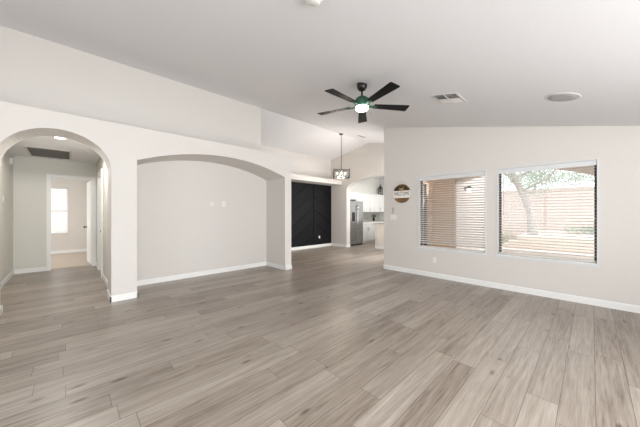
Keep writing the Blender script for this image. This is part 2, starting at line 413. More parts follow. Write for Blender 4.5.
struct('wall_bedroom_right', MB().box(.75, .87, V_HB2, V_BED, 0, Z_HALL + .05), M['wall'])

# ------------------------------------------------------------------ baseboards
def bb(name, segs, label=None, z1=.092):
    m = MB(); t = .015
    for ax, a, b, p, s in segs:      # ax 'x' runs along X at Y=p (s = side it projects to)
        prof = [(p, 0), (p + s * t, 0), (p + s * t, z1 - .012), (p + s * t * .45, z1), (p, z1)]
        m.prism(prof, a, b, 'yz' if ax == 'x' else 'xz')
    return struct(name, m, M['trim'], label, 'baseboard' if label else None)
t_ = .015
bb('baseboard_left', [('x', U_BACK, AL + t_, V_ARCH, -1), ('y', V_ARCH - t_, V_ARCHB, AL, 1),
    ('x', AR - t_, NL + t_, V_ARCH, -1), ('y', V_ARCH - t_, V_ARCHB, AR, -1), ('y', V_ARCH - t_, V_NICHE, NL, 1),
    ('x', NL, NR, V_NICHE, -1), ('y', V_ARCH - t_, V_NICHE, NR, -1), ('x', NR - t_, U_AEND + t_, V_ARCH, -1), ('y', V_ARCH - t_, V_NICHE, U_AEND, 1)],
   'white baseboard along the arched wall and niche')
bb('baseboard_right', [('y', V_SOUTH, V_END + t_, U_WIN, -1), ('x', U_WIN - t_, U_WIN2, V_END, 1)], 'white baseboard under the two windows')
bb('baseboard_back', [('x', U_BACK, D1[0], V_SOUTH, 1), ('x', D1[1], U_WIN, V_SOUTH, 1)])
bb('baseboard_far', [('x', U_UP, U_KIT, V_ACC, -1), ('y', KR, V_ACC, U_KIT, -1), ('x', U_KIT, U_KIT2, KR, -1)], 'white baseboard under the dark accent panel', .1)
bb('baseboard_hall', [('y', V_ARCHB, V_HB, U_HL, 1), ('x', U_HL, BD[0] - .06, V_HB, -1), ('y', V_ARCHB, DV[0] - .07, U_HR, -1), ('y', DV[1] + .07, V_HB, U_HR, -1), ('x', U_HL, AL + t_, V_ARCHB, 1)], 'white baseboard round the hall')
bb('baseboard_bedroom', [('x', -2.6, .75, V_BED, -1), ('y', V_HB2, V_BED, .75, -1), ('y', V_HB2, V_BED, -2.6, 1)], 'white baseboard in the bedroom', .11)

# ------------------------------------------------------------------ doors and casings
def casing(name, plane, a, b, top, p, s, w=.062, t=.016, label=None):
    m = MB()
    out = [(a - w, 0), (a - w, top + w), (b + w, top + w), (b + w, 0), (b, 0), (b, top), (a, top), (a, 0)]
    m.prism(out, p, p + s * t, plane)
    out2 = [(a - w, 0), (a - w, top + w), (b + w, top + w), (b + w, 0), (b + w - .014, 0), (b + w - .014, top + w - .014), (a - w + .014, top + w - .014), (a - w + .014, 0)]
    m.prism(out2, p + s * t, p + s * (t + .006), plane)
    return struct(name, m, M['trim'], label, 'door casing' if label else None)
casing('trim_1', 'xz', BD[0], BD[1], DZ, V_HB, -1, w=.055, label='white casing round the bedroom doorway')
casing('trim_2', 'yz', DV[0], DV[1], DZ, U_HR, -1, w=.075, t=.022, label='white casing of the door on the hall right')
m = MB(); m.box(BD[0], BD[0] + .014, V_HB, V_HB2, 0, DZ); m.box(BD[1] - .014, BD[1], V_HB, V_HB2, 0, DZ); m.box(BD[0], BD[1], V_HB, V_HB2, DZ - .014, DZ)
struct('trim_3', m, M['trim'])
m = MB(); m.box(U_HR + .001, U_HR + .1, DV[0] + .0005, DV[0] + .012, 0, DZ - .001); m.box(U_HR + .001, U_HR + .1, DV[1] - .012, DV[1] - .0005, 0, DZ - .001); m.box(U_HR + .001, U_HR + .1, DV[0] + .012, DV[1] - .012, DZ - .012, DZ - .001); m.box(U_HR + .085, U_HR + .1, DV[0] + .012, DV[1] - .012, 0, DZ - .012)
struct('trim_4', m, M['trim'])

def door_leaf(name, width, height, label, loc, rz):
    "leaf along local +X from the hinge, thickness along Y"
    r = thing(name, loc, label, 'door'); r['kind'] = 'structure'; r.rotation_euler.z = rz
    ORG[r.name] = (0, 0, 0)
    m = MB().box(0, width, -.018, .018, .012, height, .002).build('leaf', M['door'], r)
    for (a, b) in ((.25, .95), (1.08, height - .14)):
        for k in range(2):
            x0 = .1 + k * (width / 2 - .04); x1 = x0 + width / 2 - .16
            for s in (-1, 1):
                p = MB().box(x0, x1, s * .018 - .004, s * .018 + .004, a, b, .003)
                p.box(x0 + .03, x1 - .03, s * .018 - .008, s * .018 + .008, a + .03, b - .03, .003)
                p.build('raised_panel', M['door'], r)
    for s in (-1, 1):
        k = MB().lathe([(.026, s * .018), (.026, s * .026), (.010, s * .028), (.010, s * .05), (.024, s * .058), (.029, s * .07), (.022, s * .084), (.004, s * .088)], (width - .06, 0, .91), 20, 'y')
        k.build('knob', M['black'], r)['label'] = 'round black door knob'
    for z in (.25, 1.05, height - .2):
        MB().box(-.012, .006, -.024, -.014, z - .045, z + .045, .002).build('hinge', M['bronze'], r)
    return r
door_leaf('door_1', .70, DZ - .02, 'white panelled bedroom door standing open with a black knob', (BD[1] - .012, V_HB2 + .018, .008), math.radians(94))
door_leaf('door_2', (DV[1] - DV[0]) - .03, DZ - .02, 'closed white door on the right side of the hall', (U_HR + .06, DV[1] - .015, 0), math.radians(-90))

# ------------------------------------------------------------------ windows and blinds of the right wall
def win_frame(n, v0, v1, label):
    x0, x1 = U_WIN + .085, U_WIN + .14
    m = MB().prism(rect(v0, v1, ZS, ZT), x0, x1, 'yz', holes=[rect(v0 + .024, v1 - .024, ZS + .024, ZT - .03)])
    f = struct('window_%d' % n, m, M['bronze'], label, 'window')
    MB().box(x0 + .026, x0 + .031, v0 + .02, v1 - .02, ZS + .02, ZT - .025).build('window_pane', M['glass'], f)
    # marble sill and returns
    MB().box(U_WIN - .012, x0, v0 + .002, v1 - .002, ZS + .0005, ZS + .014, .003).build('window_sill', M['trim'], f)
    # thin picture edge round the recess
    e = MB().prism(rect(v0 - .022, v1 + .022, ZS - .028, ZT + .018), U_WIN - .008, U_WIN, 'yz', holes=[rect(v0, v1, ZS, ZT)])
    e.build('window_trim', M['vinyl'], f)
win_frame(1, W1[0], W1[1], 'dark framed window looking onto the shaded patio wall')
win_frame(2, W2[0], W2[1], 'dark framed window looking onto the garden and tree')
def blind(v0, v1, label, wand_side, tilt):
    x = U_WIN + .045
    r = thing('window_blind', (x, (v0 + v1) / 2, ZS), label, 'window blind', 'white slatted blinds on the window wall')
    a, b = v0 + .008, v1 - .008
    MB().box(x - .030, x + .03, a, b, ZT - .055, ZT - .003, .004).box(x - .038, x - .030, a - .006, b + .006, ZT - .075, ZT - .002, .003).build('head_rail', M['vinyl'], r)
    m = MB(); z = ZT - .10; n = 0
    while z > ZS + .07:
        # slightly crowned slat, open nearly flat
        pts = [(-.024, -.0005), (-.012, .0018), (0, .0026), (.012, .0018), (.024, -.0005), (.024, -.0032), (.012, -.0010), (0, -.0002), (-.012, -.0010), (-.024, -.0032)]
        m.prism([(x + p[0], z + p[1] + p[0] * tilt) for p in pts], a, b, 'xz'); z -= .0445; n += 1
    m.build('slats', M['slat'], r)
    zb = z + .012
    MB().box(x - .025, x + .025, a, b, ZS + .018, ZS + .046, .004).build('bottom_rail', M['slat'], r)
    for f in (.13, .5, .87):
        y = a + (b - a) * f
        l = MB()
        for dx in (-.0265, .0265): l.tube([(x + dx, y, ZT - .05), (x + dx, y, ZS + .03)], .0009, 5)
        l.build('ladder_cord', M['slat'], r)
    y = b - .07 if wand_side > 0 else a + .07
    MB().tube([(x - .034, y, ZT - .06), (x - .034, y, ZT - .72)], .0036, 8).lathe([(.003, -.05), (.006, -.045), (.005, 0)], (x - .034, y, ZT - .72), 10).build('tilt_wand', M['grille'], r)
blind(W1[0], W1[1], 'white slatted blind open over the window facing the shaded patio wall', 1, .40)
blind(W2[0], W2[1], 'white slatted blind open over the window facing the garden tree', 1, .07)

# bedroom window
x0, x1 = BW; z0, z1 = BZ
m = MB().prism(rect(x0, x1, z0, z1), V_BED + .06, V_BED + .11, 'xz', holes=[rect(x0 + .04, x1 - .04, z0 + .04, z1 - .04)])
f = struct('window_3', m, M['vinyl'], 'bright bedroom window beyond the hall', 'window')
MB().box(x0 + .03, x1 - .03, V_BED + .08, V_BED + .085, z0 + .03, z1 - .03).build('window_pane', M['glass'], f)
MB().box(x0 + .04, x1 - .04, V_BED + .065, V_BED + .1, (z0 + z1) / 2 - .015, (z0 + z1) / 2 + .015).build('meeting_rail', M['vinyl'], f)
MB().box(x0 - .03, x1 + .03, V_BED - .03, V_BED + .06, z0 - .022, z0 - .002, .003).build('window_sill', M['trim'], f)
r = thing('window_blind', ((x0 + x1) / 2, V_BED + .03, z0), 'white slatted blind over the bedroom window', 'window blind')
MB().box(x0 + .01, x1 - .01, V_BED + .005, V_BED + .055, z1 - .05, z1 - .004).build('head_rail', M['slat'], r)
m = MB(); z = z1 - .08
while z > z0 + .05:
    m.prism([(V_BED + .02, z - .019), (V_BED + .040, z + .019), (V_BED + .0415, z + .0165), (V_BED + .0215, z - .0215)], x0 + .014, x1 - .014, 'yz'); z -= .045
m.build('slats', M['slat'], r)
MB().box(x0 + .014, x1 - .014, V_BED + .008, V_BED + .052, z0 + .008, z0 + .03).build('bottom_rail', M['slat'], r)

# glazing of the nook slider and of the openings invented for fill light
def slider(name, plane, a, b, z0, z1, p):
    m = MB().prism(rect(a, b, z0, z1), p - .03, p + .03, plane, holes=[rect(a + .05, (a + b) / 2 - .03, z0 + .06, z1 - .05), rect((a + b) / 2 + .03, b - .05, z0 + .06, z1 - .05)])
    f = struct(name, m, M['bronze'] if plane == 'xz' and p > 2 else M['vinyl'])
    g = MB().prism(rect(a + .04, b - .04, z0 + .05, z1 - .04), p - .003, p + .003, plane); g.build('pane', M['glass'], f)
slider('window_4', 'xz', D1[0], D1[1], .03, 2.2, V_SOUTH - .08)
slider('window_5', 'yz', -.4, 2.8, .3, 2.2, U_BACK - .08)
slider('window_6', 'xz', 5.45, 7.2, .02, 2.1, V_END - .1)
slider('window_7', 'xz', 8.3, 10.5, .9, 2.3, KV + .06)
slider('window_8', 'yz', 9.1, 10.5, .6, 2.1, -2.68)

# ------------------------------------------------------------------ dark accent panel with chevron battens
PC = 5.16 * H; a0, a1 = U_UP + .02, U_KIT - .004; p0, p1 = .1, 1.861 * H
r = thing('accent_panel', ((a0 + a1) / 2, V_ACC, .1), 'charcoal chevron batten accent panel on the dining wall under the plant ledge', 'wall panel')
MB().box(a0, a1, V_ACC - .012, V_ACC - .0015, p0, p1).build('backing_panel', M['accent'], r)
def batten(x_0, z_0, x_1, z_1, name='batten', w=.035):
    d = Vector((x_1 - x_0, z_1 - z_0)); n = Vector((-d.y, d.x)).normalized() * w / 2
    o = [(x_0 + n.x, z_0 + n.y), (x_1 + n.x, z_1 + n.y), (x_1 - n.x, z_1 - n.y), (x_0 - n.x, z_0 - n.y)]
    MB().prism(o, V_ACC - .036, V_ACC - .012, 'xz').build(name, M['accent'], r)
for cx, lo, hi in ((PC, PC - 1.42, a1), (PC - 2.84, a0, PC - 1.42)):
    batten(cx, p0 + .01, cx, p1 - .02, 'vertical_batten')
    for side, lim in ((-1, lo), (1, hi)):
        for k in range(-2, 6):
            zt = .46 + k * .49; xt = cx + side * .02
            z_e = zt - abs(lim - xt) * .62
            xe = lim - side * .02; za, zb = zt, z_e
            xa = xt
            if za > p1 - .03: xa = xt + side * (za - (p1 - .03)) / .62; za = p1 - .03
            if zb < p0 + .02: xe = xt + side * (zt - (p0 + .02)) / .62; zb = p0 + .02
            if (xe - xa) * side > .08 and za > zb: batten(xa, za, xe, zb)

# ------------------------------------------------------------------ wall plates
def plate(kind, axis, p, s, c, z, label, gangs=1, name=None, group=None, pm='plate'):
    "axis 'x' : plate on a wall at X=p facing s ; axis 'y' : on wall at Y=p"
    w = .07 + .046 * (gangs - 1); hh = .115
    loc = (p, c, z) if axis == 'x' else (c, p, z)
    r = thing(name or ('wall_outlet' if kind == 'outlet' else 'light_switch'), loc, label, 'outlet' if kind == 'outlet' else 'light switch', group)
    def bx(m, c0, c1, d0, d1, z0, z1, bev=0):
        d0, d1 = sorted((p + s * d0, p + s * d1))
        if axis == 'x': m.box(d0, d1, c0, c1, z0, z1, bev)
        else: m.box(c0, c1, d0, d1, z0, z1, bev)
        return m
    bx(MB(), c - w / 2, c + w / 2, 0.0005, .006, z - hh / 2, z + hh / 2, .002).build('cover_plate', M[pm], r)
    for g in range(gangs):
        gc = c + (g - (gangs - 1) / 2) * .046
        if kind == 'outlet':
            for dz in (-.021, .021):
                bx(MB(), gc - .017, gc + .017, .006, .0085, z + dz - .014, z + dz + .014, .001).build('socket', M[pm], r)
                q = MB(); bx(q, gc - .009, gc - .006, .0085, .009, z + dz - .004, z + dz + .006); bx(q, gc + .006, gc + .009, .0085, .009, z + dz - .004, z + dz + .006)
                q.build('socket_slots', M['shadow'], r)
        else:
            bx(MB(), gc - .016, gc + .016, .006, .0105, z - .033, z + .033, .002).build('rocker', M['plate'], r)
    return r
plate('outlet', 'y', V_NICHE, -1, 1.12 * H, .30 * H, 'white outlet low on the left side of the niche back wall', pm='plate2')
plate('outlet', 'y', V_NICHE, -1, 1.907 * H, 1.165 * H, 'bright white outlet high on the niche wall beside the blank plate')
plate('switch', 'y', V_NICHE, -1, 1.70 * H, 1.158 * H, 'blank white two-gang plate high on the niche wall', 2, name='cable_plate', pm='plate2')
plate('outlet', 'y', V_NICHE, -1, 2.4 * H, .325 * H, 'white outlet low near the right corner of the niche', pm='plate2')
plate('outlet', 'y', V_NICHE, -1, 2.165 * H, .33 * H, 'white low outlet left of the one by the niche corner', pm='plate2')
plate('outlet', 'y', V_ACC - .012, -1, 5.38 * H, .29 * H, 'outlet on the charcoal accent panel')
plate('outlet', 'x', U_WIN, -1, 1.70 * H, .27 * H, 'white outlet low on the wall under the left window')
plate('switch', 'x', U_WIN, -1, 2.418 * H, .935 * H, 'white three-gang light switch below the round sign', 3)
plate('switch', 'x', U_HL, 1, 5.68 * H, 1.20 * H, 'white switch on the left hall wall')
# fan remote in its wall holder above the switch
r = thing('remote_control', (U_WIN - .002, 2.417 * H, 1.02 * H), 'slim grey fan remote in a wall holder above the three-gang switch', 'remote')
MB().box(U_WIN - .012, U_WIN - .001, 2.417 * H - .024, 2.417 * H + .024, 1.005 * H, 1.045 * H, .003).build('wall_holder', M['plate'], r)
MB().box(U_WIN - .026, U_WIN - .012, 2.417 * H - .019, 2.417 * H + .019, 1.005 * H, 1.105 * H, .004).build('remote_body', M['grille'], r)
# door chime box in the hall
r = thing('door_chime', (U_HL, 6.27 * H, 1.77 * H), 'small white chime box high on the left hall wall', 'chime')
MB().box(U_HL + .0005, U_HL + .045, 6.27 * H - .08, 6.27 * H + .08, 1.77 * H, 1.77 * H + .12, .006).build('chime_cover', M['plate'], r)
q = MB()
for k in range(4): q.box(U_HL + .045, U_HL + .047, 6.27 * H - .06, 6.27 * H + .06, 1.77 * H + .025 + k * .02, 1.77 * H + .031 + k * .02)
q.build('chime_slots', M['grille'], r)

# ------------------------------------------------------------------ round welcome sign
sy, sz, sr = 2.254 * H, 1.342 * H, .205; sx = U_WIN
r = thing('round_sign', (sx, sy, sz - sr), 'round wooden hanging sign with a cream lettered band and brown ends', 'sign')
def disc_seg(zlo, zhi, x_0, x_1, rad, mat, name):
    n = 24; pts = []
    a_lo, a_hi = math.asin(zlo / rad), math.asin(zhi / rad)
    for k in range(n + 1):
        a = a_lo + (a_hi - a_lo) * k / n; pts.append((sy + rad * math.cos(a), sz + rad * math.sin(a)))
    for k in range(n + 1):
        a = a_hi + (a_lo - a_hi) * k / n; pts.append((sy - rad * math.cos(a), sz + rad * math.sin(a)))
    out = []
    for p in pts:
        if not out or (abs(p[0] - out[-1][0]) + abs(p[1] - out[-1][1])) > 1e-4: out.append(p)
    if abs(out[0][0] - out[-1][0]) + abs(out[0][1] - out[-1][1]) < 1e-4: out.pop()
    return MB().prism(out, x_0, x_1, 'yz').build(name, mat, r)
disc_seg(-sr * .9999, sr * .9999, sx - .014, sx - .001, sr, M['wood'], 'wooden_disc')
disc_seg(-.095, .062, sx - .02, sx - .014, sr, M['cream'], 'cream_band')
# leafy spray with a bow over the upper end
random.seed(3)
q = MB()
for k in range(110):
    a = random.uniform(-1, 1); y = sy + a * .165; zz = sz + .078 + random.random() * (.125 - .10 * abs(a)**1.5) - .01
    ang = random.uniform(0, PI); L = random.uniform(.025, .045); n = Vector((math.cos(ang), math.sin(ang))); t = Vector((-n.y, n.x)) * .010
    xx = sx - .016 - random.random() * .012
    q.prism([(y - n.x * L / 2, zz - n.y * L / 2), (y + t.x, zz + t.y), (y + n.x * L / 2, zz + n.y * L / 2), (y - t.x, zz - t.y)], xx, xx - .002, 'yz')
q.build('greenery_spray', M['wooddark'], r)
q = MB()
for s in (-1, 1): q.tube([(sx - .03, sy, sz + .09), (sx - .034, sy + s * .03, sz + .115), (sx - .034, sy + s * .05, sz + .10), (sx - .03, sy + s * .03, sz + .082), (sx - .03, sy, sz + .09)], .007, 8)
for s in (-1, 1): q.tube([(sx - .03, sy, sz + .09), (sx - .028, sy + s * .012, sz + .05), (sx - .026, sy + s * .02, sz + .03)], .005, 8)
q.build('bow', M['rope'], r)
q = MB().tube([(sx - .008, sy - .11, sz + .172), (sx - .005, sy, sz + sr + .075), (sx - .008, sy + .11, sz + .172)], .0022, 6); q.build('hanging_cord', M['rope'], r)
fc = bpy.data.curves.new('lettering', 'FONT'); fc.body = 'WELCOME'; fc.size = .1; fc.align_x = 'CENTER'; fc.align_y = 'CENTER'; fc.extrude = .0015
fo = bpy.data.objects.new('lettering_curve', fc); col.objects.link(fo)
bpy.context.view_layer.update()
dg = bpy.context.evaluated_depsgraph_get(); me = bpy.data.meshes.new_from_object(fo.evaluated_get(dg)); bpy.data.objects.remove(fo)
me.materials.clear(); me.materials.append(M['signtext'])
# text local x -> world -Y (reads left to right for a viewer facing +X), local y -> Z
me.transform(Matrix(((0, 0, -1, -.022), (-.75, 0, 0, 0), (0, 1.1, 0, sr - .008), (0, 0, 0, 1))))
me.flip_normals()
lo = bpy.data.objects.new('lettering', me); col.objects.link(lo); lo.parent = r; lo['label'] = 'slate blue lettering'

# ------------------------------------------------------------------ ceiling fittings
ang = math.atan(SL)
def slope_frame(u, v):
    "matrix with origin on the sloped ceiling, local -Z pointing into the room"
    return Matrix.Translation((u, v, zc(v))) @ Matrix.Rotation(ang, 4, 'X')
# supply register
M4 = slope_frame(2.835 * H, 1.022 * H)
r = thing('ceiling_vent', M4.translation, 'rectangular white ceiling register with dark gaps behind its louvers between the fan and the speaker', 'vent'); r.rotation_euler = (ang, 0, 0); ORG[r.name] = (0, 0, 0)
a, b = .185, .165
MB().prism(rect(-a, a, -b, b), -.008, -.0005, 'xy', holes=[rect(-a + .028, a - .028, -b + .028, b - .028)]).build('frame', M['louver'], r)
MB().box(-a + .02, a - .02, -b + .02, b - .02, -.0045, -.0008).build('duct_shade', M['shadow'], r)  # thin dark sheet painting the shade behind the louvers
MB().box(-a + .02, a - .02, -.006, .006, -.016, -.004).build('divider', M['louver'], r)
q = MB()
for s in (-1, 1):
    for k in range(6):
        x = -a + .05 + k * .054
        yc = s * (b - .028 + .006) / 2
        q.box(-.013, .013, -(b - .034) / 2 , (b - .034) / 2, -.0008, .0008, 0, Matrix.Translation((x, yc, -.011)) @ Matrix.Rotation(math.radians(-42 if k < 3 else 38), 4, 'Y'))
q.build('louvers', M['louver'], r)
# second register near the ridge over the dining
M4 = slope_frame(5.0 * H, 3.77 * H)
r = thing('ceiling_vent', M4.translation, 'small ceiling register near the ridge beside the chandelier stem', 'vent'); r.rotation_euler = (ang, 0, 0); ORG[r.name] = (0, 0, 0)
MB().prism(rect(-.18, .18, -.09, .09), -.008, -.0005, 'xy', holes=[rect(-.16, .16, -.07, .07)]).build('frame', M['louver'], r)
MB().box(-.165, .165, -.075, .075, -.003, -.0008).build('duct_shade', M['shadow'], r)  # dark sheet in place of the shade inside this register
q = MB()
for k in range(5): q.box(-.16, .16, -.008, .008, -.0008, .0008, 0, Matrix.Translation((0, -.056 + k * .028, -.009)) @ Matrix.Rotation(-.6, 4, 'X'))
q.build('louvers', M['greylouver'], r)
# speaker
M4 = slope_frame(3.05 * H, .172 * H)
r = thing('ceiling_speaker', M4.translation, 'round in-ceiling speaker with grey grille above the right window', 'speaker'); r.rotation_euler = (ang, 0, 0); ORG[r.name] = (0, 0, 0)
MB().lathe([(.150, -.0005), (.151, -.003), (.146, -.006), (.132, -.006), (.130, -.004), (.130, -.0005)], (0, 0, 0), 40).build('bezel', M['louver'], r)
MB().lathe([(.131, -.004), (.129, -.006), (.08, -.007), (.001, -.0075)], (0, 0, 0), 40).build('grille', M['grille'], r)
# smoke alarm
M4 = slope_frame(.985 * H, 1.075 * H)
r = thing('smoke_alarm', M4.translation, 'round white smoke alarm on the ceiling at the top edge', 'smoke alarm'); r.rotation_euler = (ang, 0, 0); ORG[r.name] = (0, 0, 0)
MB().lathe([(.062, -.0005), (.064, -.012), (.054, -.018), (.052, -.030), (.044, -.036), (.001, -.037)], (0, 0, 0), 32).build('alarm_cover', M['plate'], r)
MB().lathe([(.057, -.014), (.0585, -.018), (.056, -.021)], (0, 0, 0), 32).build('sensor_slots', M['grille'], r)
# hall return grille
x0, x1, y0, y1, z = -.465 * H, .035 * H, 5.55 * H, 6.42 * H, Z_HALL
r = thing('return_air_grille', ((x0 + x1) / 2, (y0 + y1) / 2, z), 'large grey return air grille in the hall ceiling', 'vent')
MB().prism(rect(x0, x1, y0, y1), z - .012, z - .0005, 'xy', holes=[rect(x0 + .035, x1 - .035, y0 + .035, y1 - .035)]).build('frame', M['louver'], r)
MB().box(x0 + .03, x1 - .03, y0 + .03, y1 - .03, z - .003, z - .0008).build('filter', M['shadow'], r)
q = MB(); y = y0 + .045
while y < y1 - .045:
    q.box(x0 + .033, x1 - .033, -.009, .009, -.0006, .0006, 0, Matrix.Translation((0, y, z - .009)) @ Matrix.Rotation(.3, 4, 'X')); y += .019
q.build('louvers', M['greylouver'], r)
# downlights
def downlight(x, y, z, label, rad=.085, e=6, group=None, tilt=0):
    r = thing('downlight', (x, y, z), label, 'recessed light', group); ORG[r.name] = (0, 0, 0)
    MB().lathe([(rad, -.0005), (rad, -.006), (rad - .012, -.010), (rad - .02, -.006), (rad - .02, -.0005)], (0, 0, 0), 32).build('trim_ring', M['louver'], r)
    MB().lathe([(rad - .021, -.001), (rad - .021, -.007), (.001, -.008)], (0, 0, 0), 32).build('lens', M['down_on'], r)
    d = bpy.data.lights.new('downlight_lamp', 'SPOT'); o = bpy.data.objects.new('downlight_lamp', d); col.objects.link(o)
    d.energy = e; d.spot_size = 2.95; d.shadow_soft_size = .06; d.color = (1, .98, .95); o.parent = r; o.location = (0, 0, -.03)
downlight(-.08 * H, 4.67 * H, Z_HALL, 'bright round downlight in the hall ceiling before the return grille', e=64)
for k, (x, y) in enumerate(((8.6, 5.2), (9.9, 5.2), (8.6, 3.9), (9.9, 3.9))):  # lamps added out of view to brighten the kitchen
    downlight(x, y, 3.0, 'unseen fill downlight added in the kitchen ceiling above the arch', e=30, group='added kitchen fill lights')

# ------------------------------------------------------------------ ceiling fan
fx, fy = 2.188 * H, 1.647 * H; fz = zc(fy); bz = 2.112 * H
r = thing('ceiling_fan', (fx, fy, bz), 'five-blade black ceiling fan with a lit round light on the living room ceiling', 'ceiling fan')
MB().lathe([(.068, .03), (.068, -.01), (.066, -.045), (.05, -.075), (.022, -.09), (.014, -.092)], (fx, fy, fz), 32).build('canopy', M['black'], r)
MB().lathe([(.0125, 0), (.0125, fz - bz - .12)], (fx, fy, bz + .05), 16).build('downrod', M['black'], r)
MB().lathe([(.02, .135), (.035, .128), (.055, .115), (.078, .10), (.092, .07), (.097, .03), (.097, .0), (.092, -.012)], (fx, fy, bz), 40).build('motor_housing', M['greenm'], r)['label'] = 'green tinted motor housing'
MB().lathe([(.083, -.012), (.086, -.028), (.082, -.043), (.068, -.054), (.04, -.058), (.001, -.059)], (fx, fy, bz), 40).build('light_diffuser', M['lamp_on'], r)['label'] = 'glowing white round diffuser'
for k in range(5):
    a = math.radians(36 + 72 * k)
    Rm = Matrix.Translation((fx, fy, bz)) @ Matrix.Rotation(a, 4, 'Z') @ Matrix.Rotation(math.radians(-9), 4, 'X')
    br = MB().box(.10, .20, -.022, .022, -.006, .004, .003, Rm); bo = br.build('blade_bracket', M['greenm'], r)
    out = [(.16, -.038), (.17, -.046), (.62, -.07), (.635, -.062), (.635, .062), (.62, .07), (.17, .046), (.16, .038)]
    q = MB(); vs = [Rm @ Vector((p[0], p[1], z)) for z in (.004, .010) for p in out]; n = len(out)
    q.add(vs, [list(range(n)), list(range(n, 2 * n))[::-1]] + [[i, (i + 1) % n, n + (i + 1) % n, n + i] for i in range(n)])
    q.build('blade', M['blade'], r)
MB().tube([(fx + .06, fy - .09, bz - .005), (fx + .06, fy - .09, bz - .10)], .0012, 5).lathe([(.003, -.02), (.005, -.01), (.002, 0)], (fx + .06, fy - .09, bz - .10), 8).build('pull_chain', M['chrome'], r)

# ------------------------------------------------------------------ chandelier
cx, cy = 4.735 * H, 4.18 * H; czt = zc(cy); ct, cb = 2.055 * H, 1.84 * H
r = thing('chandelier', (cx, cy, cb), 'bronze and glass drum chandelier on a long stem in the dining area', 'chandelier')
MB().lathe([(.065, 0.02), (.065, -.02), (.05, -.032), (.012, -.036)], (cx, cy, czt), 28).build('canopy', M['bronze'], r)
MB().lathe([(.009, 0), (.009, czt - ct - .03)], (cx, cy, ct), 12).build('stem', M['bronze'], r)
q = MB(); va = math.radians(46.1 - 90); hw = .235
RZ = Matrix.Translation((cx, cy, 0)) @ Matrix.Rotation(math.radians(-43.9), 4, 'Z')
hd = .17
for z in (ct - .02, cb + .02):
    q.box(-hw, hw, -hd - .007, -hd + .007, z - .009, z + .009, 0, RZ); q.box(-hw, hw, hd - .007, hd + .007, z - .009, z + .009, 0, RZ)
    q.box(-hw - .007, -hw + .007, -hd, hd, z - .009, z + .009, 0, RZ); q.box(hw - .007, hw + .007, -hd, hd, z - .009, z + .009, 0, RZ)
for sx_ in (-1, 1):
    for sy_ in (-1, 1): q.box(sx_ * hw - .009, sx_ * hw + .009, sy_ * hd - .009, sy_ * hd + .009, cb - .005, ct + .012, 0, RZ)
q.box(-hw, hw, -.008, .008, ct - .028, ct - .012, 0, RZ); q.box(-.008, .008, -hd, hd, ct - .028, ct - .012, 0, RZ)
q.build('frame', M['bronze'], r)
for (p, ax) in ((-hd, 0), (hd, 0), (-hw, 1), (hw, 1)):
    q = MB()
    if ax == 0: q.box(-hw + .01, hw - .01, p - .002, p + .002, cb + .028, ct - .03, 0, RZ)
    else: q.box(p - .002, p + .002, -hd + .01, hd - .01, cb + .028, ct - .03, 0, RZ)
    q.build('glass_panel', M['seeded'], r)
MB().lathe([(.006, ct - cb - .03), (.006, .03), (.022, .028), (.022, .0), (.005, -.015)], (cx, cy, cb + .01), 16).build('centre_post', M['bronze'], r)
for (dx, dy) in ((-.125, 0), (.0, -.09), (.125, 0), (0, .09)):
    p = RZ @ Vector((dx, dy, 0))
    s_ = MB().lathe([(.012, .0), (.012, .10)], (p.x, p.y, cb + .04), 14)
    s_.tube([(cx, cy, cb + .05), (p.x, p.y, cb + .045)], .005, 8)
    so = s_.build('candle_socket', M['bronze'], r)
    MB().lathe([(.009, .05), (.015, .065), (.018, .085), (.014, .102), (.005, .115), (.001, .12)], (p.x, p.y, cb + .08), 16).build('bulb', M['bulb_on'], so)
d = bpy.data.lights.new('chandelier_lamp', 'POINT'); o = bpy.data.objects.new('chandelier_lamp', d); col.objects.link(o); d.energy = 34; d.shadow_soft_size = .12; d.color = (1, .88, .72)
o.parent = r; o.location = (0, 0, .05)

# ------------------------------------------------------------------ kitchen
def shaker(x0, x1, z0, z1, yf, parent, name='door'):
    "shaker front facing -Y at y = yf"
    m = MB().box(x0 + .003, x1 - .003, yf - .014, yf, z0 + .003, z1 - .003)
    w = .055
    if z1 - z0 > .2:
        m.prism(rect(x0 + .003, x1 - .003, z0 + .003, z1 - .003), yf - .021, yf - .014, 'xz', holes=[rect(x0 + w, x1 - w, z0 + w, z1 - w)])
    return m.build(name, M['cab'], parent)
def handle(x, z0, z1, yf, parent, horiz=False, mat='chrome'):
    if horiz: m = MB().tube([(z0, yf - .045, x), (z1, yf - .045, x)], .005, 8); ends = ((z0 + .01, x), (z1 - .01, x))
    else: m = MB().tube([(x, yf - .045, z0), (x, yf - .045, z1)], .005, 8); ends = ((x, z0 + .01), (x, z1 - .01))
    for a, b in ends: m.tube([(a, yf - .018, b), (a, yf - .045, b)], .004, 8)
    m.build('handle', M[mat], parent)
def cabinet(name, x0, x1, z0, z1, yf, yb, label, group, low=False):
    r = thing(name, ((x0 + x1) / 2, yb, z0), label, 'cabinet', group)
    b0 = z0 + (.1 if low else 0)
    m = MB().box(x0, x1, yf, yb, b0, z1)
    if low: m.box(x0, x1, yf + .07, yb, z0, b0)
    else: m.box(x0 - .0, x1 + .0, yf - .03, yf, z1 - .03, z1 + .025)
    m.build('carcass', M['cab'], r)
    xm = (x0 + x1) / 2; dt = z1 - (.17 if low else .035)
    for k, (a, b) in enumerate(((x0, xm), (xm, x1))):
        d = shaker(a, b, b0 + .005, dt, yf, r)
        hx = xm + (-.03 if k == 0 else .03)
        if low: handle(hx, dt - .2, dt - .05, yf, d)
        else: handle(hx, z0 + .05, z0 + .2, yf, d)
        if low:
            dr = shaker(a, b, z1 - .165, z1 - .005, yf, r, 'drawer'); handle(z1 - .085, (a + b) / 2 - .07, (a + b) / 2 + .07, yf, dr, True)
    return r
